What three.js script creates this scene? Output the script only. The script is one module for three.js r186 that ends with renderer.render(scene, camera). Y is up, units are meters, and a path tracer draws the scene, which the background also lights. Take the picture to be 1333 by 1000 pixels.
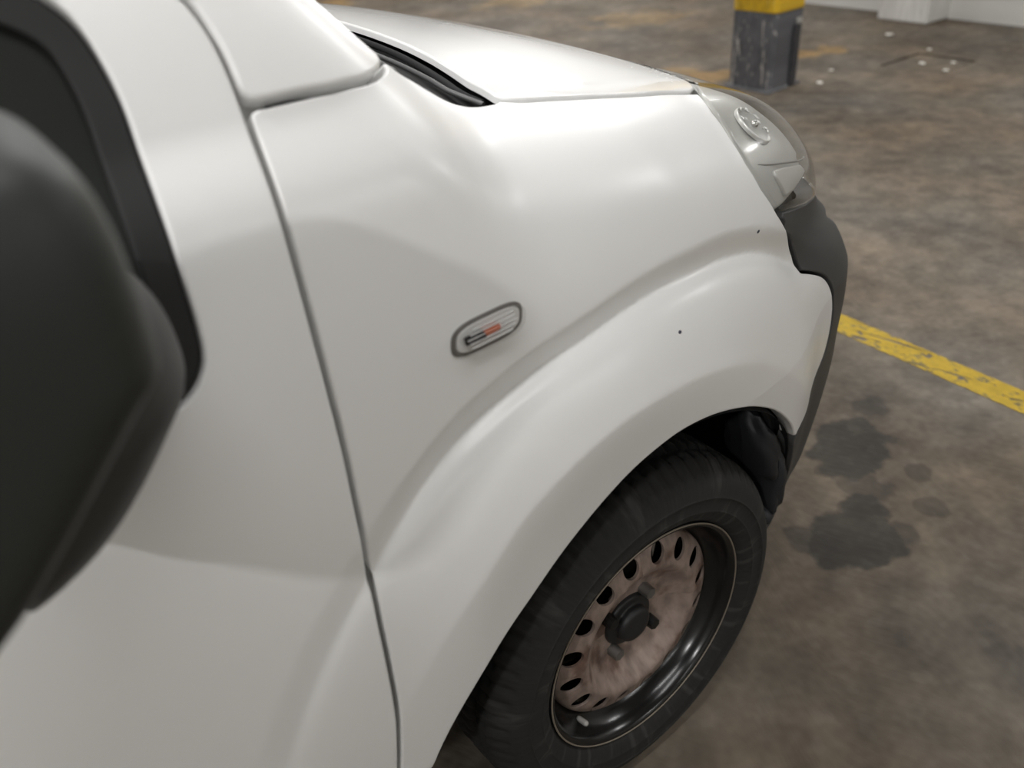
import * as THREE from 'three';
import { mergeGeometries, mergeVertices } from 'three/addons/utils/BufferGeometryUtils.js';
import { RoundedBoxGeometry } from 'three/addons/geometries/RoundedBoxGeometry.js';
import { ImprovedNoise } from 'three/addons/math/ImprovedNoise.js';
import { RectAreaLightUniformsLib } from 'three/addons/lights/RectAreaLightUniformsLib.js';
import { Brush, Evaluator, SUBTRACTION } from 'three-bvh-csg';

// ---------- camera: standing beside the front door, looking forwards and down over the wing ----------
const scene = new THREE.Scene();
scene.background = new THREE.Color(0x0b0b0c);
const camera = new THREE.PerspectiveCamera(48.54, 1333 / 1000, .02, 60);
{
  const yaw = .6015, pitch = .573, roll = -.0781;
  camera.position.set(-.6212, 1.291, .5987);
  const d = new THREE.Vector3(Math.sin(yaw) * Math.cos(pitch), -Math.sin(pitch), -Math.cos(yaw) * Math.cos(pitch));
  const r0 = new THREE.Vector3().crossVectors(d, new THREE.Vector3(0, 1, 0)).normalize(), u0 = new THREE.Vector3().crossVectors(r0, d);
  const r = r0.clone().multiplyScalar(Math.cos(roll)).addScaledVector(u0, Math.sin(roll)), u = u0.clone().multiplyScalar(Math.cos(roll)).addScaledVector(r0, -Math.sin(roll));
  camera.quaternion.setFromRotationMatrix(new THREE.Matrix4().makeBasis(r, u, d.negate()));
  camera.focus = 1.15; camera.userData.fStop = 3.4;
}
const renderer = new THREE.WebGLRenderer({ antialias: true });
renderer.toneMapping = THREE.LinearToneMapping;
renderer.toneMappingExposure = 1.12;
renderer.shadowMap.enabled = true;
RectAreaLightUniformsLib.init();

// ---------- light: lamps out of view, placed to light the van and the garage ----------
const CEIL = 3.05;
const battens = [            // x, z, luminance, how it is told apart, (height)
  [-.5, .6, 26, 'above the right side of the van'],
  [-1.4, 4.0, 36, 'as added fill near the wall beside the van, towards its rear'],  // added fill lamp for the door and wing
  [2.2, 4.0, 54, 'as added fill near the wall beside the van, ahead of its bumper'],  // added fill lamp for the wing and arch flare
  [1.1, -1.6, 46, 'over the far edge of the bonnet'],
  [3.2, -1.7, 60, 'nearest the pillar'],
  [-1.2, -5.4, 60, 'at the back of the far row'],
  [1.6, -5.4, 60, 'in the middle of the far row'],
  [4.2, -5.0, 60, 'at the wall end of the far row'],
  [4.4, .9, 62, 'above the end of the yellow line'],
  [4.6, -7.4, 60, 'in the far corner, to brighten the wall mirrored in the bonnet'],  // out of view, brightens the far wall mirrored in the bonnet
  [5.46, -6.3, 60, 'along the front wall, to reflect in the bonnet', 2.2],  // out of view, placed for its reflection on the bonnet
];
function thing(name, label, category, group, parent = scene) {
  const o = new THREE.Group(); o.name = numbered(name); o.userData = { label, category }; if (group) o.userData.group = group; parent.add(o); return o;
}
const used = {};
function numbered(n) { const k = used[n] = (used[n] ?? -1) + 1; return k ? n + '_' + String(k).padStart(3, '0') : n; }
function obj(name, geo, mat, parent = scene, pos) {
  const m = new THREE.Mesh(geo, mat); m.name = numbered(name); m.castShadow = m.receiveShadow = true; if (pos) m.position.set(...pos); parent.add(m); return m;
}
const struct = (o, label) => { o.userData.kind = 'structure'; if (label) o.userData.label = label; return o; };
const std = (o) => new THREE.MeshStandardMaterial(o), phys = (o) => new THREE.MeshPhysicalMaterial(o);
const C = (r, g, b) => new THREE.Color().setRGB(r, g, b);
let seed = 7; const rnd = () => { seed = (seed * 1664525 + 1013904223) >>> 0; return seed / 4294967296; };
const noise = new ImprovedNoise();
function fbm(x, y, o = 4, z = 0) { let s = 0, a = .5; for (let i = 0; i < o; i++) { s += a * noise.noise(x, y, z + i * 7.3); x *= 2.03; y *= 2.03; a *= .5; } return s; }
function tex(w, h, f, srgb = true) {                       // f(u, v) returns [r, g, b, (a)] in 0..255
  const d = new Uint8Array(w * h * 4);
  for (let j = 0; j < h; j++) for (let i = 0; i < w; i++) { const c = f((i + .5) / w, (j + .5) / h), k = (j * w + i) * 4; for (let q = 0; q < 3; q++) d[k + q] = Math.max(0, Math.min(255, c[q])); d[k + 3] = c[3] ?? 255; }
  const t = new THREE.DataTexture(d, w, h); t.magFilter = THREE.LinearFilter; t.minFilter = THREE.LinearMipmapLinearFilter; t.generateMipmaps = true;
  t.wrapS = t.wrapT = THREE.RepeatWrapping; if (srgb) t.colorSpace = THREE.SRGBColorSpace; t.needsUpdate = true; return t;
}
const floods = [[-3.05, 1.76, 640, 'behind the door mirror'], [-1.25, -1.05, 650, 'over the cab roof']];   // unseen lamps placed to cast the mirror and cab shadows: x, z, luminance
for (const [x, z, lum, where] of floods) {
  const b = thing('unseen_ceiling_lamp', 'unseen small square lamp under the ceiling ' + where, 'lamp', 'unseen square lamps under the ceiling');
  b.position.set(x, CEIL - .06, z);
  obj('body', new RoundedBoxGeometry(.2, .05, .2, 2, .008), std({ color: 0xdedede, roughness: .5 }), b, [0, .03, 0]);
  obj('diffuser', new RoundedBoxGeometry(.17, .008, .17, 2, .003), std({ color: 0xffffff, emissive: 0xfbfaf9, emissiveIntensity: 4 }), b, [0, .003, 0]);
  const l = new THREE.RectAreaLight(0xfbfaf9, lum, .16, .16); l.position.set(0, -.006, 0); l.rotation.x = -Math.PI / 2; l.castShadow = true; b.add(l);
}
for (const [x, z, lum, where, wallY] of battens) {  // lamps out of view, built as twin-tube battens
  const L = 1.5, b = thing('unseen_batten_lamp', 'unseen twin-tube batten lamp, placed ' + where, 'lamp', 'unseen battens placed to light the garage and van');
  b.position.set(x, wallY ?? CEIL - .12, z); if (wallY) b.rotation.set(0, Math.PI / 2, -Math.PI / 2, 'ZYX');
  obj('housing', new RoundedBoxGeometry(L + .06, .06, .16, 2, .012), std({ color: 0xe6e6e2, roughness: .5 }), b, [0, .035, 0]);
  for (const s of [-1, 1]) { const g = new THREE.CylinderGeometry(.014, .014, L, 12); g.rotateZ(Math.PI / 2); obj('tube', g, std({ color: 0xffffff, emissive: 0xfbfaf9, emissiveIntensity: 3 }), b, [0, -.016, s * .045]); }
  for (const s of [-1, 1]) obj('rod', new THREE.CylinderGeometry(.004, .004, .06, 6), std({ color: 0x888888, metalness: .8, roughness: .4 }), b, [s * L * .35, .09, 0]);
  const l = new THREE.RectAreaLight(0xfbfaf9, lum, L, .13); l.position.set(0, -.034, 0); l.rotation.x = -Math.PI / 2; l.castShadow = true; b.add(l);
}
// ---------- body surface (implicit, vehicle frame: x forward, y up, z outwards on the visible side) ----------
const CZ = -0.79;
const clamp = (v, a, b) => Math.min(b, Math.max(a, v));
const sst = (a, b, v) => { const t = clamp((v - a) / (b - a), 0, 1); return t * t * (3 - 2 * t); };
function curve(tab) {                       // monotone cubic through a table of [x, y]
  const n = tab.length, X = tab.map(q => q[0]), Y = tab.map(q => q[1]), d = [], m = [];
  for (let i = 0; i < n - 1; i++) d.push((Y[i + 1] - Y[i]) / (X[i + 1] - X[i]));
  m[0] = d[0]; m[n - 1] = d[n - 2];
  for (let i = 1; i < n - 1; i++) m[i] = d[i - 1] * d[i] <= 0 ? 0 : 2 / (1 / d[i - 1] + 1 / d[i]);
  return x => {
    if (x <= X[0]) return Y[0] + m[0] * (x - X[0]);
    if (x >= X[n - 1]) return Y[n - 1] + m[n - 1] * (x - X[n - 1]);
    let i = 0; while (x > X[i + 1]) i++;
    const h = X[i + 1] - X[i], t = (x - X[i]) / h, a = t * t * (3 - 2 * t), b = 1 - a;
    return Y[i] * b + Y[i + 1] * a + h * (m[i] * t * (1 - t) * (1 - t) - m[i + 1] * t * t * (1 - t));
  };
}
const plan = curve([[-2, .03], [-.3, .03], [-.1, .027], [.1, .012], [.2, -.007], [.3, -.03], [.4, -.06], [.5, -.094], [.6, -.162], [.68, -.26], [.74, -.37], [.78, -.49], [.805, -.63], [.82, -.79]]);
const topEdge = curve([[-1.7, 1.8], [-1.0, 1.74], [-.6, 1.47], [-.4, 1.305], [-.3, 1.212], [-.25, 1.16], [-.2, 1.105], [-.15, 1.072], [-.1, 1.058], [0, 1.04], [.1, 1.022], [.2, 1.004], [.3, .982], [.4, .945], [.5, .87], [.6, .75], [.7, .58], [.8, .3]]);
const crownOf = curve([[-1.2, .06], [-.3, .05], [0, .038], [.2, .026], [.3,.020],[.4, .025], [.7, .05]]);
const HX = -.0, HY = .285;                  // wheel centre
// flare over the wheel arch, as a function of the polar position round the arch
const creaseR = curve([[30, .60], [45, .585], [58, .572], [65, .572], [75, .568], [88, .565], [100, .565], [110, .575], [120, .585], [130, .585], [150, .585], [180, .585]]);
const lipR = curve([[30, .43], [45, .425], [58, .435], [70, .45], [81, .462], [94, .476], [105, .486], [118, .49], [131, .476], [150, .46], [180, .46]]);
const hollow = curve([[0, -.016], [.002, -.0156], [.034, -.0010], [.037, 0], [.05, 0], [.3, 0]]);
const bulge = curve([[0, -.016], [.025, -.0132], [.1, -.0013], [.2, .0075], [.4, .0175], [.6, .0245], [.85, .0312], [.975, .0342], [1.0, .0345], [1.03, .0343], [1.8, .024], [3, .01]]);
function flare(x, y) {
  const dx = x - HX, dy = y - HY, r = Math.hypot(dx, dy); if (r > .66) return 0;
  let a = Math.atan2(dy, dx) * 180 / Math.PI; if (a < -90) a += 360;
  if (a < -20 || a > 200) return 0;
  const c = creaseR(clamp(a, 30, 180)), k = (1 - .25 * sst(110, 165, a) - .62 * sst(-.29, -.43, x)) * (1 - .9 * sst(.27, .44, x));
  const l = lipR(clamp(a, 30, 180)), at = (q) => q >= c ? hollow(q - c) : bulge((c - q) / (c - l));
  return k * (at(r - .002) + at(r) + at(r + .002)) / 3;   // pressed sheet: no edge sharper than a few millimetres
}
function sideZ(x, y) {
  let xp = x + .42 * Math.max(0, y - .66) * sst(-.2, .25, x);
  xp -= .018 * sst(.78, .60, y) * sst(.1, .4, x);                  // bumper stands forward of the lamp
  xp += .032 * Math.exp(-(((y - .79) / .055) ** 2)) * sst(.25, .4, x);
  xp += .22 * Math.pow(Math.max(0, .5 - y), 1.3);
  let s = plan(xp);
  s -= .30 * (y - .66) ** 2 * (y > .66 ? 1 : .5);
  s -= .30 * Math.max(0, y - 1.02) * sst(1.02, 1.12, y);
  s -= .10 * sst(.38, .18, y) * sst(.2, -.3, x);
  return s + flare(x, y);
}
function F(x, y, z) {
  const h = Math.abs(z - CZ), zz = CZ + h;
  const a = zz - sideZ(x, y);
  const b = Math.min(1.8, topEdge(x) + crownOf(x) * (1 - (h / .62) ** 2));
  const g = (y - b) * .9;
  const k = .16 - .06 * sst(-.15, -.35, x) - .06 * sst(.2, .36, x), e = Math.max(k - Math.abs(a - g), 0) / k;
  return Math.max(a, g) + e * e * k * .25;
}
function gradF(x, y, z) {
  const e = 4e-4, a = F(x + e, y - e, z - e), b = F(x - e, y - e, z + e), c = F(x - e, y + e, z - e), d = F(x + e, y + e, z + e);
  const g = [a - b - c + d, -a - b + c + d, -a + b - c + d], l = Math.hypot(...g) || 1; return g.map(v => v / l);
}
const OY = .45, WR = .8;
const tilt = u => .9 * Math.max(0, u) ** 1.2;
function onBody(u, w) {                      // the point of the body at (u, w): w is an angle round the car's axis times .8 m
  const f = w / WR, t = tilt(u), X = Math.sin(t), Y = Math.cos(t) * Math.sin(f), Z = Math.cos(t) * Math.cos(f);
  const at = (s) => F(u + X * s, OY + Y * s, CZ + Z * s);
  let lo = .05, fl = -1, hi = 2.6, fh = 1;
  for (let s = .05; s < 2.6; s += .17) { const v = at(s); if (v > 0) { hi = s; fh = v; break; } lo = s; fl = v; }
  for (let i = 0, side = 0; i < 14 && hi - lo > 2e-6; i++) {
    const m = (lo * fh - hi * fl) / (fh - fl), v = at(m);
    if (Math.abs(v) < 2e-7) { lo = hi = m; break; }
    if (v > 0) { hi = m; fh = v; if (side === 1) fl /= 2; side = 1; } else { lo = m; fl = v; if (side === -1) fh /= 2; side = -1; }
  }
  const s = (lo + hi) / 2; return [u + X * s, OY + Y * s, CZ + Z * s];
}
function toUW(x, y, z) {
  const w = Math.atan2(y - OY, z - CZ), r = Math.hypot(y - OY, z - CZ);
  let lo = -3, hi = 2; for (let i = 0; i < 50; i++) { const m = (lo + hi) / 2; if (m + r * Math.tan(tilt(m)) < x) lo = m; else hi = m; }
  return [(lo + hi) / 2, w * WR];
}
// ---------- body panels: a region of the body surface, cut to an outline, with rolled edges and a flange ----------
const V = (a) => new THREE.Vector3(...a);
function signed(poly, u, w) {                              // distance to a closed outline, positive inside
  let d = 1e9, c = false;
  for (let i = 0, j = poly.length - 1; i < poly.length; j = i++) {
    const [ax, ay] = poly[j], [bx, by] = poly[i], ex = bx - ax, ey = by - ay, px = u - ax, py = w - ay;
    const t = clamp((px * ex + py * ey) / (ex * ex + ey * ey + 1e-12), 0, 1), qx = px - ex * t, qy = py - ey * t;
    d = Math.min(d, qx * qx + qy * qy);
    if ((ay > w) !== (by > w) && u < ex * (w - ay) / (by - ay) + ax) c = !c;
  }
  return c ? Math.sqrt(d) : -Math.sqrt(d);
}
function panel({ outline, holes = [], cell = .006, gap = .0025, round = .0035, depth = .012, inset = 0, off = null, bounds }) {
  const us = outline.map(p => p[0]), ws = outline.map(p => p[1]);
  const u0 = Math.min(...us) - cell, u1 = Math.max(...us) + cell, w0 = Math.min(...ws) - cell, w1 = Math.max(...ws) + cell;
  const nu = Math.ceil((u1 - u0) / cell), nw = Math.ceil((w1 - w0) / cell), st = nu + 1;
  const f = new Float32Array(st * (nw + 1)), r = gap + round;
  for (let j = 0; j <= nw; j++) for (let i = 0; i <= nu; i++) {
    const u = u0 + i * cell, w = w0 + j * cell; let s = signed(outline, u, w);
    for (const h of holes) s = Math.min(s, -signed(h, u, w));
    f[j * st + i] = s - r;
  }
  const pos = [], nor = [], uv = [], idx = [], ids = new Map();
  function add(u, w) {
    const p = onBody(u, w), n = gradF(...p), k = (typeof inset === 'function' ? inset(u, w) : inset) - (off ? off(u, w, p) : 0);
    pos.push(p[0] - n[0] * k, p[1] - n[1] * k, p[2] - n[2] * k); nor.push(...n); uv.push(u, w); return pos.length / 3 - 1;
  }
  const vid = (k) => { if (!ids.has(k)) ids.set(k, add(u0 + (k % st) * cell, w0 + Math.floor(k / st) * cell)); return ids.get(k); };
  const eid = (a, b) => { const k = a < b ? a + '_' + b : b + '_' + a; if (!ids.has(k)) { const t = clamp(f[a] / (f[a] - f[b]), .002, .998), ua = u0 + (a % st) * cell, wa = w0 + Math.floor(a / st) * cell, ub = u0 + (b % st) * cell, wb = w0 + Math.floor(b / st) * cell; ids.set(k, add(ua + (ub - ua) * t, wa + (wb - wa) * t)); } return ids.get(k); };
  const rim = new Map();                                    // boundary edges: from -> to
  for (let j = 0; j < nw; j++) for (let i = 0; i < nu; i++) {
    const q = [j * st + i, j * st + i + 1, (j + 1) * st + i + 1, (j + 1) * st + i];
    const poly = [], cut = [];
    for (let e = 0; e < 4; e++) { const a = q[e], b = q[(e + 1) % 4]; if (f[a] > 0) poly.push(vid(a)); if ((f[a] > 0) !== (f[b] > 0)) { poly.push(eid(a, b)); cut.push([poly[poly.length - 1], f[a] > 0]); } }
    for (let e = 1; e + 1 < poly.length; e++) idx.push(poly[0], poly[e], poly[e + 1]);
    if (cut.length === 2) { const out = cut.find(c => c[1]), inn = cut.find(c => !c[1]); if (out && inn) rim.set(out[0], inn[0]); }
  }
  // rolled edge and flange along each rim
  const prev = new Map(); for (const [a, b] of rim) prev.set(b, a);
  const P = (i) => new THREE.Vector3(pos[i * 3], pos[i * 3 + 1], pos[i * 3 + 2]), N = (i) => new THREE.Vector3(nor[i * 3], nor[i * 3 + 1], nor[i * 3 + 2]);
  const steps = 5, rings = new Map(), centre = new THREE.Vector3();
  const verts = new Set([...rim.keys(), ...rim.values()]);
  for (const i of verts) {
    const a = prev.get(i) ?? i, b = rim.get(i) ?? i, a2 = prev.get(a) ?? a, b2 = rim.get(b) ?? b; const t = P(b2).sub(P(a2)), n = N(i); const o = new THREE.Vector3().crossVectors(t, n); 
    if (o.lengthSq() < 1e-14) o.set(0, 0, 0); else o.normalize();
    const ring = [];
    for (let s = 0; s <= steps + 1; s++) {
      const th = Math.min(s, steps) / steps * Math.PI / 2, p = P(i).addScaledVector(o, round * Math.sin(th)).addScaledVector(n, -round * (1 - Math.cos(th)) - (s > steps ? depth : 0));
      const m = n.clone().multiplyScalar(Math.cos(th)).addScaledVector(o, Math.sin(th));
      pos.push(p.x, p.y, p.z); nor.push(m.x, m.y, m.z); uv.push(uv[i * 2], uv[i * 2 + 1]); ring.push(pos.length / 3 - 1);
    }
    rings.set(i, ring);
  }
  for (const [a, b] of rim) { const A = rings.get(a), B = rings.get(b); for (let s = 0; s <= steps; s++) idx.push(A[s], A[s + 1], B[s], B[s], A[s + 1], B[s + 1]); }
  const g = new THREE.BufferGeometry();
  g.setAttribute('position', new THREE.Float32BufferAttribute(pos, 3)); g.setAttribute('normal', new THREE.Float32BufferAttribute(nor, 3)); g.setAttribute('uv', new THREE.Float32BufferAttribute(uv, 2)); g.setIndex(idx);
  return orient(g);
}
function orient(g) {                                        // faces turned the way their normals point
  const p = g.attributes.position, n = g.attributes.normal, ix = g.index.array, a = new THREE.Vector3(), b = new THREE.Vector3(), c = new THREE.Vector3(), m = new THREE.Vector3();
  for (let i = 0; i < ix.length; i += 3) {
    a.fromBufferAttribute(p, ix[i]); b.fromBufferAttribute(p, ix[i + 1]).sub(a); c.fromBufferAttribute(p, ix[i + 2]).sub(a); b.cross(c);
    m.fromBufferAttribute(n, ix[i]).add(a.fromBufferAttribute(n, ix[i + 1])).add(a.fromBufferAttribute(n, ix[i + 2]));
    if (b.dot(m) < 0) { const t = ix[i + 1]; ix[i + 1] = ix[i + 2]; ix[i + 2] = t; }
  }
  return g;
}
const smoothLine = (pts, n, closed = false) => new THREE.CatmullRomCurve3(pts.map(p => new THREE.Vector3(p[0], p[1], p[2] || 0)), closed, 'centripetal').getPoints(n).map(v => [v.x, v.y]);
const bodyLine = (pts, inset, n = 40) => smoothLine(pts, n).map(([u, w]) => { const p = onBody(u, w), g = gradF(...p); return new THREE.Vector3(...p).addScaledVector(V(g), -inset); });
const tubeAlong = (pts, r, seg = 8) => new THREE.TubeGeometry(new THREE.CatmullRomCurve3(pts), Math.max(20, pts.length * 2), r, seg, false);
// ---------- materials ----------
const M = {
  paint: phys({ color: C(.80, .80, .79), roughness: .5, clearcoat: .7, clearcoatRoughness: .3 }),
  bonnet: phys({ color: C(.80, .80, .79), roughness: .45, clearcoat: 1, clearcoatRoughness: .05 }),
  plastic: std({ color: C(.022, .023, .023), roughness: .55 }),
  bumper: std({ color: C(.050, .051, .051), roughness: .55 }),
  rubber: std({ color: C(.007, .007, .007), roughness: .7 }),
  dark: std({ color: C(.006, .006, .007), roughness: .9 }),
  liner: std({ color: C(.008, .009, .011), roughness: .65 }),
  glass: phys({ color: C(.055, .06, .055), transmission: .5, thickness: 0, roughness: .03, ior: 1.5 }),
  lens: phys({ color: C(.90, .90, .89), transmission: 1, thickness: 0, roughness: .12, ior: 1.45 }),
  clear: phys({ color: C(.97, .97, .97), transmission: 1, thickness: 0, roughness: .04, ior: 1.5 }),
  chrome: std({ color: C(.75, .75, .75), metalness: 1, roughness: .12 }),
  housing: std({ color: C(.52, .52, .50), metalness: .25, roughness: .4 }),
  jamb: std({ color: C(.34, .34, .33), roughness: .6 }),  // white jamb toned down to grey so the door gap reads dark
  rib: phys({ color: C(.95, .95, .95), transmission: .55, thickness: 0, roughness: .15 }),
  glint: phys({ color: C(.9, .9, .9), roughness: .1, clearcoat: 1 }),
  facet: std({ color: C(.7, .7, .68), metalness: .4, roughness: .3 }),
  amber: phys({ color: C(.50, .13, .06), roughness: .25, clearcoat: 1 }),
  steel: std({ color: C(.35, .34, .33), metalness: .9, roughness: .45 }),
};

// ---------- floor: worn concrete, with the inspection cover cut out of it ----------
const FX0 = -4, FX1 = 8, FZ0 = -9, FZ1 = 5;
const stains = [[.94, -.26, .115, .95], [1.02, -.30, .06, .8], [.85, -.17, .06, .5], [.72, -.10, .105, .95], [.65, -.06, .085, 1], [.78, -.03, .05, .6], [.60, -.15, .045, .6], [1.13, -.33, .05, .4], [.98, -.12, .035, .45], [.89, -.03, .035, .5]];
const ochre = [[3.38, -2.95, .22, .75], [3.30, -3.15, .25, .5], [4.15, -2.88, .22, .8], [4.35, -2.8, .16, .6], [4.4, -4.6, .5, .35]];
function floorTone(x, z) {
  const n1 = fbm(x * .9, z * .9, 4), n2 = fbm(x * 3.3 + 9, z * 3.3, 4), n3 = fbm(x * 13, z * 13 + 4, 3), n4 = noise.noise(x * 55, z * 55, 3.1), sw = fbm(x * 2.2 + 40 + n1, z * .8, 4);
  let v = 1 + .28 * n1 + .38 * n2 + .36 * n3 + .10 * n4 + .24 * sw;
  let c = [93 * v, 87 * v, 78.5 * v];
  const warm = clamp(.5 + 1.3 * fbm(x * 1.6 + 3, z * 1.6 + 8, 3), 0, 1); c[0] += 7 * warm; c[2] -= 7 * warm;
  let k = 0; for (const [sx, sz, r, a] of stains) { if (Math.hypot(x - sx, z - sz) > r * 1.9) continue; const q = Math.hypot(x - sx, z - sz) / r + 1.25 * fbm(x * 9, z * 9, 5) + .35 * n3; k = Math.max(k, a * sst(1.02, .72, q)); }
  c = c.map((e, i) => e * (1 - k * [.46, .445, .44][i]));
  let o = 0; for (const [sx, sz, r, a] of ochre) { if (Math.hypot(x - sx, z - sz) > r * 2.2) continue; const q = Math.hypot((x - sx), (z - sz) * 1.2) / r + 1.1 * fbm(x * 6, z * 6, 4); o = Math.max(o, a * sst(1, .45, q)); }
  c = [c[0] * (1 - o) + 150 * v * o, c[1] * (1 - o) + 118 * v * o, c[2] * (1 - o) + 70 * v * o];
  const pale = sst(.62, .75, .5 + fbm(x * 24 + 5, z * 24, 2)) * .05; c = c.map(e => e + (185 - e) * pale);
  return c;
}
const TX0 = -.4, TX1 = 6, TZ0 = -5.4, TZ1 = 1;          // the texture's own patch of floor; beyond it the concrete repeats mirrored
const floorMap = tex(2048, 2048, (u, v) => floorTone(TX0 + u * (TX1 - TX0), TZ1 - v * (TZ1 - TZ0))); floorMap.wrapS = floorMap.wrapT = THREE.MirroredRepeatWrapping;
const bumpMap = tex(512, 512, (u, v) => { const a = 2 * Math.PI * u, b = 2 * Math.PI * v; const q = 128 + 90 * fbm(Math.cos(a) * 6 + 3 * Math.cos(b), Math.sin(a) * 6 + 3 * Math.sin(b), 5); return [q, q, q]; }, false);
{
  const s = new THREE.Shape([[FX0, FZ0], [FX1, FZ0], [FX1, FZ1], [FX0, FZ1]].map(p => new THREE.Vector2(p[0], -p[1])));
  const hole = new THREE.Path([[4.19, -1.97], [4.60, -1.97], [4.60, -2.34], [4.19, -2.34]].map(p => new THREE.Vector2(p[0], -p[1]))); s.holes.push(hole);
  const g = new THREE.ExtrudeGeometry(s, { depth: .08, bevelEnabled: false }); g.rotateX(-Math.PI / 2); g.translate(0, -.08, 0);
  const setUV = (g) => { const p = g.attributes.position, uv = g.attributes.uv; for (let i = 0; i < p.count; i++) uv.setXY(i, (p.getX(i) - TX0) / (TX1 - TX0), (TZ1 - p.getZ(i)) / (TZ1 - TZ0)); return g; };
  const fb = bumpMap.clone(); fb.repeat.set(12, 12); fb.needsUpdate = true;
  const mat = std({ map: floorMap, bumpMap: fb, bumpScale: .0035, roughness: .78 });
  const fl = struct(obj('floor', setUV(g), mat));
  fl.userData.label = 'worn grey-brown concrete garage floor with dark oil stains';
  const sub = obj('floor_base', new THREE.BoxGeometry(FX1 - FX0, .1, FZ1 - FZ0), M.dark, fl, [(FX0 + FX1) / 2, -.135, (FZ0 + FZ1) / 2]);
  const cg = new RoundedBoxGeometry(.375, .06, .335, 2, .006); cg.translate(4.397, -.034, -2.156);
  const cov = obj('inspection_cover', setUV(cg), mat, fl); cov.userData.label = 'square concrete inspection cover set in the floor';
  // the bay line: paint, worn through in places
  const la = tex(256, 2048, (u, v) => {
    const x = u * .1, z = v * 3.4, e = Math.min(u, 1 - u), n = fbm(x * 30, z * 16, 4) + .55 * fbm(x * 90 + 5, z * 60, 3);
    const bite = .03 + .09 * Math.max(0, fbm(3, z * 25, 3)); const streak = fbm(x * 60 + z * 14, z * 5, 3);
    const on = e > bite && n < .27 && streak < .30 ? 255 : 0; return [on, on, on];
  }, false);
  const lm = tex(256, 1024, (u, v) => { const n = fbm(u * 3, v * 60, 4), m = fbm(u * 12 + 7, v * 200, 3); const k = sst(.08, .42, n + .8 * m) * .75; const b = 1 + .25 * n; return [176 * b * (1 - k) + 92 * k, 147 * b * (1 - k) + 85 * k, 34 * b * (1 - k) + 70 * k]; });
  const lg = new THREE.PlaneGeometry(.103, 3.4); lg.rotateX(-Math.PI / 2);
  const line = obj('yellow_bay_line', lg, std({ map: lm, alphaMap: la, alphaTest: .5, roughness: .7 }), fl, [1.424, .0012, -.3]); line.rotation.y = -.038;
  line.userData.label = 'worn yellow painted bay line';
}

// ---------- walls, ceiling ----------
const wallMap = tex(512, 512, (u, v) => { const n = fbm(u * 14, v * 14, 5), s = sst(.2, .45, fbm(u * 5, v * 9 + 3, 4)); const b = 205 + 26 * n - 30 * s; return [b, b * .995, b * .975]; });
const wallMat = std({ map: wallMap, roughness: .85 });
const shade = std({ color: 0x8d8b86, roughness: .9 });
function boxAt(x0, x1, y0, y1, z0, z1, r = .012) { const g = new RoundedBoxGeometry(x1 - x0, y1 - y0, z1 - z0, 2, r); g.translate((x0 + x1) / 2, (y0 + y1) / 2, (z0 + z1) / 2); return g; }
{
  const wf = struct(obj('wall_front', boxAt(5.6, 5.9, -.05, CEIL + .1, -9.2, 5.2), wallMat), 'off-white painted garage wall beyond the van');
  const pil = obj('pilaster', boxAt(5.32, 5.62, 0, CEIL, -3.11, -2.73, .018), wallMat, wf); pil.userData.label = 'white painted pilaster standing out of the wall';
  obj('pilaster', boxAt(5.32, 5.62, 0, CEIL, 1.1, 1.5, .018), wallMat, wf);
  struct(obj('wall_back', boxAt(-4.2, -3.95, -.05, CEIL + .1, -9.2, 5.2), shade));
  struct(obj('wall_left', boxAt(-4.2, 8.2, -.05, CEIL + .1, -9.3, -9), shade));
  struct(obj('wall_right', boxAt(-4.2, 8.2, -.05, CEIL + .1, 4.9, 5.2), std({ color: 0xd6d5d0, roughness: .9 })));  // wall out of view, lightened to bounce fill onto the van
  struct(obj('ceiling', boxAt(-4.2, 8.2, CEIL, CEIL + .2, -9.3, 5.2), std({ color: 0x9a9892, roughness: .95 })));
}
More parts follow.
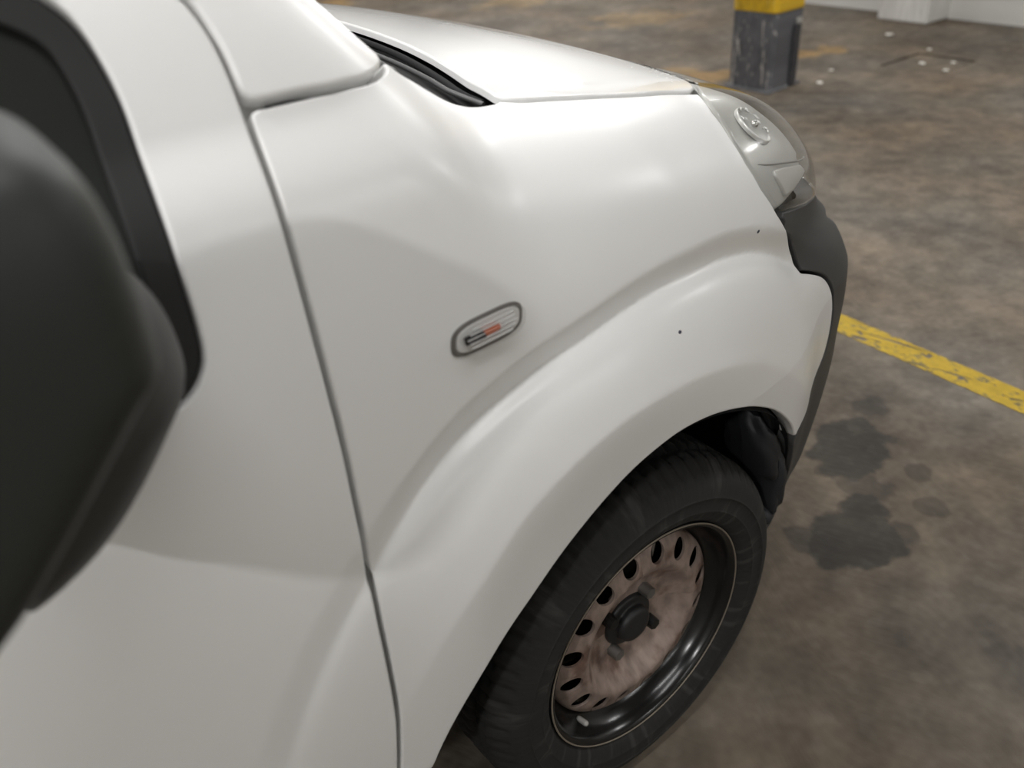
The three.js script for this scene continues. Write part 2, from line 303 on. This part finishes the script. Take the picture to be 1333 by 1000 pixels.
// ---------- the square pillar, black below and yellow above ----------
{
  const p = thing('pillar', 'square concrete garage pillar painted yellow above a scuffed black foot', 'pillar');
  p.position.set(3.44, 0, -2.585); p.rotation.y = .06;
  const scuffs = (base, scr) => tex(256, 512, (u, v) => {
    const n = fbm(u * 9, v * 9, 4), d = fbm(u * 40, v * 24, 3), s = fbm(u * 22 + 3, v * 3.2, 4); let c = base.map(e => e * (1 + .35 * n + .2 * d));
    const k = sst(.22, .32, s + .25 * d) * .8 * scr + sst(.27, .33, d + .2 * n) * .7 * scr; return c.map((e, i) => e + ([176, 172, 165][i] - e) * Math.min(1, k));
  });
  const bm = std({ map: scuffs([84, 84, 87], 1), roughness: .6 }), ym = std({ map: scuffs([186, 150, 26], .35), roughness: .6 });
  const H = .405, prism = (w, d, h, ch) => {
    const s = new THREE.Shape(); const a = w / 2, b = d / 2; s.moveTo(-a, -b + ch); s.lineTo(-a, b - ch); s.lineTo(-a + ch, b); s.lineTo(a - ch, b); s.lineTo(a, b - ch); s.lineTo(a, -b + ch); s.lineTo(a - ch, -b); s.lineTo(-a + ch, -b); s.closePath();
    const g = new THREE.ExtrudeGeometry(s, { depth: h, bevelEnabled: true, bevelThickness: .003, bevelSize: .003, bevelSegments: 1, steps: 10 }); g.rotateX(-Math.PI / 2);
    const ps = g.attributes.position, uv = g.attributes.uv; for (let i = 0; i < ps.count; i++) uv.setXY(i, (Math.abs(ps.getX(i)) > a - ch * 1.01 ? ps.getZ(i) + 3 : ps.getX(i)) * 1.8, ps.getY(i) * .9); return g;
  };
  obj('black_foot', prism(.254, .282, H - .006, .02), bm, p, [0, .003, 0]).userData.label = 'scuffed black painted foot';
  obj('yellow_shaft', prism(.258, .286, CEIL - H, .02), ym, p, [0, H + .003, 0]).userData.label = 'yellow painted shaft';
  // corner guard: a black angle strip with a gap behind, on the near corner
  const gs = boxAt(-.006, .006, .0, H - .08, -.05, .0, .003), gd = std({ map: scuffs([46, 46, 50], .7), roughness: .5 });
  obj('corner_guard', gs, gd, p, [-.134 + .21, .004, .154]).rotation.y = Math.PI / 2;
  obj('corner_guard', boxAt(-.02, .02, 0, .03, -.006, .006, .003), std({ color: 0x9b9a94, roughness: .6 }), p, [.07, H - .075, .151]);
  const foot = obj('base_fillet', new THREE.TorusGeometry(.155, .012, 6, 4), bm, p, [0, .004, 0]); foot.rotation.set(Math.PI / 2, 0, Math.PI / 4); foot.scale.set(1.27, 1.37, 1);
}
// ---------- litter: flakes of white paint on the floor ----------
[[4.36, -2.17, .018, 'largest white paint flake on the inspection cover'], [4.48, -2.05, .014, 'white paint flake on the far right of the inspection cover'], [4.30, -1.99, .013, 'white paint flake at the right edge of the inspection cover'], [4.70, -2.33, .013, 'white paint flake just beyond the inspection cover'], [4.93, -2.75, .022, 'pale scrap on the floor before the pilaster'], [3.66, -2.36, .016, 'white paint flake beside the pillar foot'], [3.93, -2.48, .012, 'small pale flake between the pillar and the inspection cover']].forEach(([x, z, r, label], i) => {
  const g = new THREE.IcosahedronGeometry(r, 1), p = g.attributes.position; for (let k = 0; k < p.count; k++) { const n = 1 + .5 * noise.noise(p.getX(k) * 70 + i * 9, p.getY(k) * 70, p.getZ(k) * 70); p.setXYZ(k, p.getX(k) * n * 1.2, p.getY(k) * n * .3, p.getZ(k) * n); } g.computeVertexNormals();
  const o = obj('paint_flake', g, std({ color: 0xd8d5cc, roughness: .9 }), scene, [x, r * .22, z]); o.rotation.y = i * 1.3; o.userData = { label, category: 'debris', group: 'pale flakes lying on the garage floor' };
});

// ---------- the van ----------
const van = thing('van', 'white panel van seen from beside its front right door, with a black bumper and mirror', 'van');
const W2 = .4 * Math.PI * 2, mir = (l) => l.map(([u, w]) => [u, W2 - w]).reverse();
const gapLine = smoothLine([[-.75, .905], [-.60, .82], [-.50, .755], [-.44, .707], [-.405, .672], [-.3975, .655], [-.394, .637], [-.3935, .617], [-.394, .602], [-.397, .565], [-.4005, .527], [-.402, .496], [-.403, .458], [-.404, .415], [-.405, .364], [-.4075, .311], [-.409, .253], [-.412, .193], [-.413, .125], [-.4135, .077], [-.415, .038], [-.423, -.044], [-.433, -.12]], 110);
const gapLower = gapLine.filter(p => p[1] <= .602), gapUpper = gapLine.filter(p => p[1] >= .602);
const arch = smoothLine([[-.385, -.2], [-.392, -.14], [-.382, -.087], [-.343, -.003], [-.289, .072], [-.231, .121], [-.172, .162], [-.113, .193], [-.065, .210], [-.014, .2185], [.020, .217], [.050, .209], [.083, .193], [.110, .173], [.137, .147], [.160, .116], [.180, .081], [.194, .044]], 80);
const flareEdge = smoothLine([[.194, .044], [.207, .061], [.232, .064], [.262, .079], [.293, .105], [.304, .143], [.304, .193], [.299, .225], [.291, .248], [.277, .269], [.255, .287], [.232, .301]], 40).slice(2);
const lampEdge = [[.221, .331], [.203, .363], [.179, .399], [.162, .436], [.1545, .47], [.152, .505], [.1555, .543], [.166, .582]];
const hoodGap = smoothLine([[.166, .582], [.126, .588], [.092, .590], [.048, .594], [.003, .599], [-.038, .603], [-.066, .606], [-.088, .612]], 40);
const scutLow = smoothLine([[-.0885, .616], [-.094, .611], [-.110, .608], [-.139, .608], [-.162, .616], [-.175, .628], [-.192, .640], [-.221, .6445]], 40);
const scutHigh = smoothLine([[-.086, .624], [-.0835, .636], [-.082, .649], [-.082, .662], [-.073, .699], [-.062, .752], [-.055, .812], [-.053, .865], [-.055, .938], [-.065, 1.06], [-.075, 1.257]], 50);
const pillarLow = smoothLine([[-.232, .6435], [-.2385, .633], [-.256, .6175], [-.278, .608], [-.300, .604], [-.320, .602], [-.337, .602], [-.367, .602], [-.394, .602]], 40);
const pillarRight = smoothLine([[-.75, 1.02], [-.6, .90], [-.45, .80], [-.34, .735], [-.285, .695], [-.270, .675], [-.257, .662], [-.244, .651], [-.232, .6435]], 40);

const fenderOutline = [...gapLower, [-.44, -.2], ...arch, ...flareEdge, ...lampEdge, ...hoodGap.slice(1), ...scutLow, ...pillarLow.slice(1, -1)];
const fender = obj('front_fender', panel({ outline: fenderOutline, cell: .0035, round: .003, depth: .02 }), M.paint, van);
for (const [u, w, r] of [[.143, .389, .0026], [.001, .333, .0024]]) {
  const p = onBody(u, w), g = new THREE.SphereGeometry(r, 8, 6); g.scale(1.2, .9, .25); const c = obj('paint_chip', g, std({ color: 0x3a3c48, roughness: .8 }), fender, p); c.quaternion.setFromUnitVectors(new THREE.Vector3(0, 0, 1), V(gradF(...p)));
}
const windowLine = smoothLine([[-1.28, .77], [-.9, .80], [-.70, .775], [-.57, .720], [-.530, .700], [-.502, .683], [-.489, .668], [-.483, .650], [-.480, .622], [-.483, .587], [-.487, .546], [-.490, .510], [-.4915, .483], [-.495, .465], [-.505, .453], [-.518, .446], [-.545, .443], [-.70, .43], [-1.0, .42], [-1.28, .42]], 120);
const offsetIn = (line, d) => { const cx = -.85, cy = .6, n = line.length; return line.map((p, i) => { const a = line[Math.max(0, i - 1)], b = line[Math.min(n - 1, i + 1)], tx = b[0] - a[0], ty = b[1] - a[1], l = Math.hypot(tx, ty) || 1; let nx = -ty / l, ny = tx / l; if (nx * (cx - p[0]) + ny * (cy - p[1]) < 0) { nx = -nx; ny = -ny; } return [p[0] + nx * d, p[1] + ny * d]; }); };
const sealLine = offsetIn(windowLine, .022);
const door = obj('front_door', panel({ outline: [...gapLine, [-.47, -.19], [-1.34, -.19], [-1.34, .9], [-1.2, 1.0], [-.9, .98]], holes: [windowLine], cell: .0075, round: .0035, depth: .02 }), M.paint, van);
obj('window_seal', panel({ outline: windowLine, holes: [sealLine], cell: .005, gap: -.002, round: .004, depth: .014, inset: .006 }), M.rubber, door);
obj('door_window', panel({ outline: sealLine, cell: .02, gap: -.004, round: .001, depth: .003, inset: .016 }), M.glass, door);
obj('pillar_panel', panel({ outline: [...pillarRight, ...pillarLow.slice(1), ...gapUpper.slice().reverse().slice(1)], cell: .005, round: .0055, depth: .015, gap: .001, inset: -.0015 }), M.paint, van);
const jamb = (l, d) => [...l.map(([u, w]) => [u + d, w]), ...l.slice().reverse().map(([u, w]) => [u - d, w])];
obj('door_jamb', panel({ outline: jamb(gapLine.filter(p => p[1] < .80), .022), cell: .012, gap: 0, round: .001, depth: .003, inset: .017 }), M.jamb, van);
// bonnet, full width
const hoodFront = smoothLine([[.166, .582], [.177, .5965], [.187, .613], [.198, .645], [.212, .70], [.235, .85], [.25, 1.0], [.255, 1.2566]], 40);
const bonnet = obj('bonnet', panel({ outline: [...hoodGap.slice().reverse(), ...hoodFront.slice(1), ...mir(hoodFront).slice(1), ...mir(hoodGap.slice().reverse()).slice(1), ...mir(scutHigh).slice(), ...scutHigh.slice().reverse().slice(1)], cell: .0085, gap: .0036, round: .003, depth: .006 }), M.bonnet, van);
{
  const gs = []; for (let i = 0; i < 110; i++) { const t = rnd(), u = .19 + .02 * (rnd() - .5) + .045 * t - rnd() * rnd() * .05, w = .60 + .11 * t + .015 * rnd(); const p = onBody(Math.min(u, .185 + .03 * t), w), n = gradF(...p), r = .0009 + .0018 * rnd() * rnd(); const g = new THREE.SphereGeometry(r, 8, 5); g.scale(1, 1, .6); g.applyQuaternion(new THREE.Quaternion().setFromUnitVectors(new THREE.Vector3(0, 0, 1), V(n))); g.translate(...p); gs.push(g); }
  const d = obj('water_drops', mergeGeometries(gs), phys({ color: 0xffffff, roughness: .02, transmission: 1, thickness: .002, ior: 1.33 }), bonnet); d.userData.kind = 'stuff'; d.userData.label = 'water drops along the front edge';
}
// scuttle, black plastic in the gap before the windscreen
{
  const low = offsetIn(scutLow, 0), deep = (u, w) => .012 + .03 * sst(-.09, -.2, u) * 1;
  const out = [[-.07, .60], [-.11, .59], [-.17, .595], [-.23, .63], [-.29, .70], [-.30, .80], [-.31, 1.2566], ...mir([[-.07, .60], [-.11, .59], [-.17, .595], [-.23, .63], [-.29, .70], [-.30, .80]]), [-.03, 1.85], [-.03, 1.2566], [-.03, .80], [-.05, .66]];
  const sc = obj('scuttle_panel', panel({ outline: out, cell: .008, gap: 0, round: .003, depth: .01, inset: (u, w) => .026 + .012 * sst(-.10, -.15, u) }), std({ color: C(.008, .008, .008), roughness: .7 }), van);
  obj('scuttle_ridge', tubeAlong(bodyLine([[-.092, .627], [-.100, .650], [-.104, .668], [-.100, .70], [-.098, .74], [-.10, .80], [-.11, .88]], .012, 40), .003), std({ color: C(.07, .07, .07), roughness: .5 }), sc);
  obj('bonnet_seal', tubeAlong(bodyLine([[-.086, .634], [-.089, .652], [-.088, .668], [-.080, .70], [-.070, .752], [-.062, .812], [-.060, .88], [-.062, .95]], .014, 40), .004), M.dark, sc);
  const clip = obj('wiper_arm', tubeAlong(bodyLine([[-.150, .70], [-.135, .74], [-.13, .82], [-.14, .95], [-.15, 1.15]], .012, 30), .006), M.plastic, sc);
  for (const [u, w, s] of [[-.142, .725, .013], [-.125, .76, .012]]) { const p = onBody(u, w); const g = new THREE.SphereGeometry(s, 12, 8); g.scale(1.2, .7, 1); obj('wiper_spindle', g, std({ color: C(.11, .11, .11), roughness: .6 }), sc, [p[0], p[1] - .022, p[2]]); }
}
// windscreen and roof
obj('windscreen', panel({ outline: [...pillarRight.map(([u, w]) => [u, w + .004]), [-.24, .70], [-.25, .85], [-.25, 1.2566], [-.25, 1.66], [-.24, 1.81], ...mir(pillarRight.map(([u, w]) => [u, w + .004]))], cell: .03, gap: 0, round: .001, depth: .004, inset: .008 }), M.glass, van);
obj('roof', panel({ outline: [[-.75, .912], [-.75, 1.6], [-1.75, 1.6], [-1.75, .85], [-1.34, .9], [-1.2, 1.0], [-.9, .985]], cell: .03, depth: .02 }), M.paint, van);
obj('side_panel', panel({ outline: [[-1.345, .9], [-1.345, -.19], [-1.75, -.19], [-1.75, .85]], cell: .02, depth: .02 }), M.paint, van);

// headlamp
const lampTop = hoodFront.filter(p => p[1] <= .71);
const lampOut = [...lampEdge.slice(2), ...lampTop.slice(1), [.30, .66], [.37, .585], [.40, .51], [.375, .445], [.335, .408], [.29, .393], [.248, .391], [.207, .395]];
{
  const lamp = new THREE.Group(); lamp.name = 'headlamp'; van.add(lamp);
  obj('lens', panel({ outline: lampOut, cell: .006, gap: .001, round: .0022, depth: .003 }), M.lens, lamp).userData.label = 'clear hazy lens cover';
  const inner = (u, w) => .006 + .010 * sst(.17, .27, u) - .003 * sst(.54, .585, w) + .003 * sst(.468, .462, w);
  const inOut = [...lampEdge.slice(2), [.18, .60], [.195, .63], [.205, .66], [.27, .62], [.33, .56], [.345, .50], [.325, .455], [.285, .425], [.25, .408], [.212, .400]];
  obj('lamp_housing', panel({ outline: inOut, cell: .005, gap: .001, round: .006, depth: .05, inset: inner }), M.housing, lamp);
  const c = onBody(.195, .517), n = gradF(...c), q = new THREE.Quaternion().setFromUnitVectors(new THREE.Vector3(0, 1, 0), V(n).add(new THREE.Vector3(.25, .1, 0)).normalize());
  const bowl = new THREE.LatheGeometry([[.0, -.016], [.008, -.0155], [.018, -.012], [.026, -.005], [.0285, .001], [.030, .002], [.031, .0], [.031, -.004]].map(a => new THREE.Vector2(...a)), 40);
  const b = obj('reflector_bowl', bowl, M.facet, lamp, V(c).addScaledVector(V(n), -.0075).toArray()); b.quaternion.copy(q);
  const bulb = obj('bulb', new THREE.CapsuleGeometry(.006, .010, 4, 12), M.chrome, lamp, V(c).addScaledVector(V(n), -.012).toArray()); bulb.quaternion.copy(q);
  const gl = []; for (let i = 0; i < 14; i++) { const a = rnd() * 6.28, r = .018 + .012 * rnd(), g = new THREE.OctahedronGeometry(.0016 + .0018 * rnd(), 0); g.scale(1.6, .6, .8); g.rotateY(rnd() * 6); g.translate(Math.cos(a) * r, .001, Math.sin(a) * r); gl.push(g); }
  const fac = obj('reflector_glints', mergeGeometries(gl), M.glint, lamp, V(c).addScaledVector(V(n), -.0055).toArray()); fac.quaternion.copy(q);  // pale specks standing in for bright glints round the reflector
  const pts = bodyLine([[.165, .468], [.20, .458], [.25, .452], [.30, .458]], .009, 16); obj('lamp_divider', tubeAlong(pts, .0014, 6), M.steel, lamp);
  obj('indicator_reflector', panel({ outline: [[.188, .452], [.25, .446], [.262, .435], [.225, .415], [.206, .412]], cell: .004, gap: 0, round: .003, depth: .012, inset: .0065 }), M.facet, lamp);
}
// bumper
const bumpRear = smoothLine([[.194, .044], [.203, .018], [.212, -.017], [.218, -.054], [.214, -.084], [.195, -.12], [.16, -.17]], 24);
{
  const under = [[.207, .395], [.248, .391], [.29, .393], [.335, .408], [.375, .445], [.40, .51], [.37, .585], [.30, .66], ...hoodFront.filter(p => p[1] > .705)];
  const out = [...bumpRear.slice().reverse(), ...flareEdge, ...lampEdge.slice(0, 3), ...under, ...mir(under).slice(1), [.18, 2.1], [.2, 2.5], [.45, 2.6], [.66, 2.4], [.70, 1.2566], [.66, .1], [.45, -.16]];
  const bp = obj('front_bumper', panel({ outline: out, cell: .0075, gap: .001, round: .0022, depth: .025, off: (u, w, p) => { const g = p[1] + .33 * (p[0] - .283) - .824; return -.006 * sst(-.013, -.001, g) * sst(.013, .001, g) - .002 * sst(.015, .026, g); } }), M.bumper, van);
  bp.userData.label = 'black textured plastic bumper';
}
// side repeater lamp on the wing
{
  const g = new THREE.Group(); g.name = 'side_indicator'; van.add(g);
  const p = onBody(-.242, .412), n = V(gradF(...p)), X = new THREE.Vector3(1, .05, 0).addScaledVector(n, -n.x).normalize(), Y = new THREE.Vector3().crossVectors(n, X);
  g.position.set(...p); g.quaternion.setFromRotationMatrix(new THREE.Matrix4().makeBasis(X, Y, n));
  const shape = (a, b) => { const s = new THREE.Shape(); for (let i = 0; i < 64; i++) { const t = i / 64 * 2 * Math.PI, c = Math.cos(t), k = Math.sin(t), x = Math.sign(c) * Math.abs(c) ** .55 * a, y = Math.sign(k) * Math.abs(k) ** .62 * b; const q = [x + y * .25, y]; i ? s.lineTo(...q) : s.moveTo(...q); } s.closePath(); return s; };
  const ex = (s, d, b) => new THREE.ExtrudeGeometry(s, { depth: d, bevelEnabled: true, bevelThickness: b, bevelSize: b, bevelSegments: 4, curveSegments: 4 });
  obj('gasket', ex(shape(.0402, .0152), .001, .0010), std({ color: C(.14, .13, .12), roughness: .6 }), g).userData.label = 'dark gasket';
  obj('reflector', ex(shape(.036, .0118), .001, .0005), std({ color: C(.72, .72, .71), metalness: .2, roughness: .3 }), g, [0, 0, .002]);
  const bulb = new THREE.CapsuleGeometry(.0042, .014, 4, 12); bulb.rotateZ(Math.PI / 2); obj('bulb', bulb, M.amber, g, [.0, .001, .007]).userData.label = 'orange bulb';
  const sock = new THREE.CylinderGeometry(.004, .005, .02, 12); sock.rotateZ(Math.PI / 2); obj('bulb_socket', sock, M.dark, g, [-.018, .0, .006]);
  obj('lens', ex(shape(.0368, .0122), .008, .0025), M.clear, g, [0, 0, .001]).userData.label = 'clear ribbed lens';
  for (let i = -2; i <= 2; i++) { const t = new THREE.CapsuleGeometry(.0010, .056 - Math.abs(i) * .005, 3, 8); t.rotateZ(Math.PI / 2); obj('lens_rib', t, M.rib, g, [i * .0011 + .0006, i * .0043 + .0014, .0098]); }
}
// added dark shell: shades the panel gaps and blocks light inside, wheel-arch liner
const archIn = arch.map(([u, w]) => [u, w]);
{
  obj('dark_backing_shell', panel({ outline: [[-1.75, -.19], [-.45, -.19], ...arch.slice(2), [.203, .02], [.24, -.02], [.32, -.09], [.45, -.12], [.60, .1], [.66, 1.2566], [.60, 2.4], [.45, 2.65], [-1.75, 2.65]], holes: [windowLine, [[-.09, .60], [-.30, .64], [-.30, 1.2566], [-.30, 1.87], [-.07, 1.9], [-.07, 1.2566]]], cell: .016, gap: 0, round: .002, depth: .01, inset: .036 }), M.dark, van);
  const edge = [...arch.slice(3), ...bumpRear.slice(1, 18)].map(([u, w]) => { const p = onBody(u, w), n = gradF(...p); return [p[0] - n[0] * .006, p[1] - n[1] * .006, p[2] - n[2] * .006]; });
  const pos = [], idx = [], K = 7;
  for (const p of edge) { const dx = p[0] - HX, dy = p[1] - HY, r = Math.hypot(dx, dy); const a0 = Math.atan2(dy, dx); for (let k = 0; k < K; k++) { const t = k / (K - 1), a = a0 - Math.max(0, .8 - a0) * 1.25 * sst(0, .55, t) * (a0 > -1 && a0 < 1.6 ? 1 : 0), R = (r - .004) + (.395 - r) * sst(0, .5, t) + .004 * Math.sin(k * 2.2); pos.push(HX + Math.cos(a) * R, HY + Math.sin(a) * R, p[2] + (-.40 - p[2]) * t ** 1.4); } }
  for (let i = 0; i + 1 < edge.length; i++) for (let k = 0; k + 1 < K; k++) { const a = i * K + k, b = a + K; idx.push(a, a + 1, b, b, a + 1, b + 1); }
  const lg = new THREE.BufferGeometry(); lg.setAttribute('position', new THREE.Float32BufferAttribute(pos, 3)); lg.setIndex(idx); lg.computeVertexNormals();
  const liner = obj('wheel_arch_liner', lg, M.liner, van);
  obj('arch_back', new THREE.CircleGeometry(.42, 40), M.dark, liner, [0, HY, -.40]);
  const flap = []; for (const [x, y, z, a, b, c, r] of [[.27, .47, -.055, .024, .075, .05, .25], [.295, .40, -.05, .018, .085, .045, .0], [.275, .335, -.06, .026, .03, .05, 0]]) { const g = new THREE.SphereGeometry(1, 24, 16); const p = g.attributes.position; for (let i = 0; i < p.count; i++) { const k = 1 + .2 * noise.noise(p.getX(i) * 2.5 + x * 50, p.getY(i) * 2.5, p.getZ(i) * 2.5); p.setXYZ(i, p.getX(i) * a * k, p.getY(i) * b * k, p.getZ(i) * c * k); } g.computeVertexNormals(); g.rotateZ(r); g.translate(x, y, z); flap.push(g); }
  for (const g of flap) obj('liner_flap', g, std({ color: C(.016, .017, .020), roughness: .55 }), liner);
}
// ---------- front wheel ----------
{
  const wheel = new THREE.Group(); wheel.name = 'front_wheel'; wheel.position.set(HX, HY, 0); wheel.rotation.y = .0244; van.add(wheel);
  const lathe = (pts, seg = 96) => { const g = new THREE.LatheGeometry(pts.slice().reverse().map(a => new THREE.Vector2(...a)), seg); g.rotateX(Math.PI / 2); return g; };   // y of the profile becomes z
  // tyre with cut tread
  const prof = smoothLine([[.186, -.012], [.193, -.003], [.200, .0055], [.214, .0125], [.2165, .0135], [.219, .0130], [.236, .0135], [.2385, .0150], [.241, .0135], [.256, .0085], [.268, .0], [.276, -.009], [.2825, -.020], [.2855, -.034], [.2865, -.07], [.2865, -.11], [.2825, -.142], [.268, -.165], [.236, -.178], [.205, -.165], [.188, -.15]], 80);
  const nA = 420, tp = [], ti = [], tu = [], np = prof.length;
  for (let i = 0; i <= nA; i++) { const a = i / nA * 2 * Math.PI; prof.forEach(([r, z], k) => {
    let cut = 0; const shoulder = sst(.262, .272, r) * (z > -.045 ? 1 : 0), crown = r > .2845 ? 1 : 0, ph = (i % 6);
    if (shoulder && ph < 2) cut = .003 * shoulder; if (crown && (Math.abs(z + .055) < .005 || Math.abs(z + .088) < .005 || Math.abs(z + .12) < .005)) cut = .007; else if (crown && ph < 2) cut = .006;
    if (z > 0 && r > .206 && r < .2145) cut += .0008 * (((i * 7) >> 3) % 5 < 2 ? 1 : 0);
    const rr = r - cut * (r > .26 ? 1 : .0), zz = z - cut * (z > -.04 ? .35 : 0); tp.push(rr * Math.cos(a), rr * Math.sin(a), zz); tu.push(i / nA * 10, k / np); }); }
  for (let i = 0; i < nA; i++) for (let k = 0; k < np - 1; k++) { const a = i * np + k, b = a + np; ti.push(a, b, a + 1, b, b + 1, a + 1); }
  const tg = new THREE.BufferGeometry(); tg.setAttribute('position', new THREE.Float32BufferAttribute(tp, 3)); tg.setAttribute('uv', new THREE.Float32BufferAttribute(tu, 2)); tg.setIndex(ti); tg.computeVertexNormals();
  const tyreMap = tex(512, 128, (u, v) => { const n = fbm(u * 40, v * 8, 4), d = sst(.05, .4, fbm(u * 9 + 4, v * 3, 4)); const b = 27 + 11 * n + 22 * d; return [b, b * .97, b * .93]; });
  obj('tyre', tg, std({ map: tyreMap, roughness: .82 }), wheel);
  // rim barrel with its lip
  const rimG = lathe(smoothLine([[.172, -.150], [.170, -.10], [.160, -.075], [.160, -.045], [.170, -.032], [.1765, -.020], [.180, -.008], [.1835, -.0015], [.188, .0015], [.1915, .0005], [.1925, -.004], [.190, -.010], [.181, -.02]], 60), 120);
  obj('rim', rimG, std({ color: C(.008, .008, .008), roughness: .22 }), wheel).userData.label = 'glossy black rim barrel';
  const lipG = new THREE.TorusGeometry(.1905, .0014, 6, 140); obj('rim_edge', lipG, std({ color: C(.30, .26, .21), roughness: .5, metalness: .5 }), wheel, [0, 0, .0012]);
  // pressed steel disc, pierced all round
  const face = [[.0, -.048], [.052, -.048], [.066, -.047], [.078, -.043], [.090, -.036], [.100, -.025], [.107, -.0185], [.113, -.0165], [.120, -.0175], [.138, -.0225], [.150, -.0285], [.158, -.036], [.1605, -.050]];
  const outer = smoothLine(face, 56), dl = [...outer, ...outer.slice().reverse().map(([r, z]) => [Math.max(0, r), z - .0045])];
  const ev = new Evaluator(); ev.useGroups = false; ev.attributes = ['position', 'normal', 'uv'];
  let disc = new Brush(lathe(dl, 128)); disc.updateMatrixWorld();
  for (let i = 0; i < 16; i++) { const a = (i + .35) / 16 * 2 * Math.PI; const g = new THREE.CylinderGeometry(.0148, .0148, .09, 20); g.rotateX(Math.PI / 2); g.scale(1.12, .95, 1); g.rotateZ(a); g.translate(Math.cos(a) * .1350, Math.sin(a) * .1350, -.035); const b = new Brush(g); b.updateMatrixWorld(); disc = ev.evaluate(disc, b, SUBTRACTION); }
  const rust = tex(512, 512, (u, v) => { const n = fbm(u * 16, v * 8, 5), d = sst(.0, .35, fbm(u * 7 + 2, v * 5, 4)); const b = 1 + .35 * n; return [(146 - 38 * d) * b, (130 - 43 * d) * b, (121 - 44 * d) * b]; });
  const dg = disc.geometry; { const p = dg.attributes.position, uv = dg.attributes.uv; for (let i = 0; i < p.count; i++) uv.setXY(i, p.getX(i) * 4, p.getY(i) * 4); }
  obj('wheel_disc', dg, std({ map: rust, roughness: .55, metalness: .25 }), wheel).userData.label = 'dusty silver steel disc with round holes';
  const hub = lathe(smoothLine([[.0, -.024], [.018, -.0245], [.027, -.027], [.030, -.032], [.031, -.040], [.043, -.0425], [.0455, -.048]], 40), 64);
  obj('hub_cap', hub, std({ color: C(.012, .012, .013), roughness: .5 }), wheel).userData.label = 'black hub cap';
  for (let i = 0; i < 4; i++) { const a = Math.PI / 4 + i * Math.PI / 2 + .15; const g = new THREE.CylinderGeometry(.0095, .0105, .024, 6); g.rotateX(Math.PI / 2); obj('wheel_bolt', g, std({ color: i % 2 ? C(.02, .02, .02) : C(.16, .15, .14), metalness: .5, roughness: .45 }), wheel, [Math.cos(a) * .054, Math.sin(a) * .054, -.041]); }
  const va = 3.95, vg = new THREE.CapsuleGeometry(.0045, .016, 4, 10); vg.rotateX(Math.PI / 2 - .3); obj('valve', vg, std({ color: C(.35, .34, .32), roughness: .5 }), wheel, [Math.cos(va) * .166, Math.sin(va) * .166, -.025]);
  const bd = new THREE.CylinderGeometry(.125, .125, .02, 48); bd.rotateX(Math.PI / 2); obj('brake_disc', bd, std({ color: C(.02, .018, .016), metalness: .3, roughness: .8 }), wheel, [0, 0, -.125]);
}
// ---------- door mirror ----------
{
  const mirror = new THREE.Group(); mirror.name = 'door_mirror'; van.add(mirror);
  const blob = (cx, cy, cz, a, b, c, e, warp) => { const g = new THREE.SphereGeometry(1, 72, 48), p = g.attributes.position; for (let i = 0; i < p.count; i++) { let x = p.getX(i), y = p.getY(i), z = p.getZ(i); const m = (Math.abs(x) ** e + Math.abs(y) ** e + Math.abs(z) ** e) ** (-1 / e); const q = [x * m * a, y * m * b, z * m * c]; if (warp) warp(q); p.setXYZ(i, q[0] + cx, q[1] + cy, q[2] + cz); } g.computeVertexNormals(); return g; };
  const hs = obj('mirror_housing', blob(-.636, 1.092, .183, .078, .119, .078, 4.5, q => { const t = Math.max(0, .01 - q[1]); q[0] -= t * .95 * (.4 + .6 * sst(-.05, .08, q[0])); if (q[1] < 0) q[1] *= 1.02; }), std({ color: C(.019, .022, .020), roughness: .5 }), mirror);
  hs.userData.label = 'matt black mirror housing';
  obj('mirror_base', blob(-.598, 1.000, .060, .080, .098, .090, 3, q => { const t = Math.max(0, .01 - q[1]); q[0] -= t * .78 * sst(-.07, .05, q[0]); q[0] -= Math.max(0, q[2]) * .22; }), std({ color: C(.036, .036, .035), roughness: .5 }), mirror);  // base colour raised to stand for light sweeping over it
  const gl = new RoundedBoxGeometry(.004, .19, .12, 2, .002); obj('mirror_glass', gl, M.chrome, mirror, [-.7165, 1.09, .183]);
}
renderer.render(scene, camera);
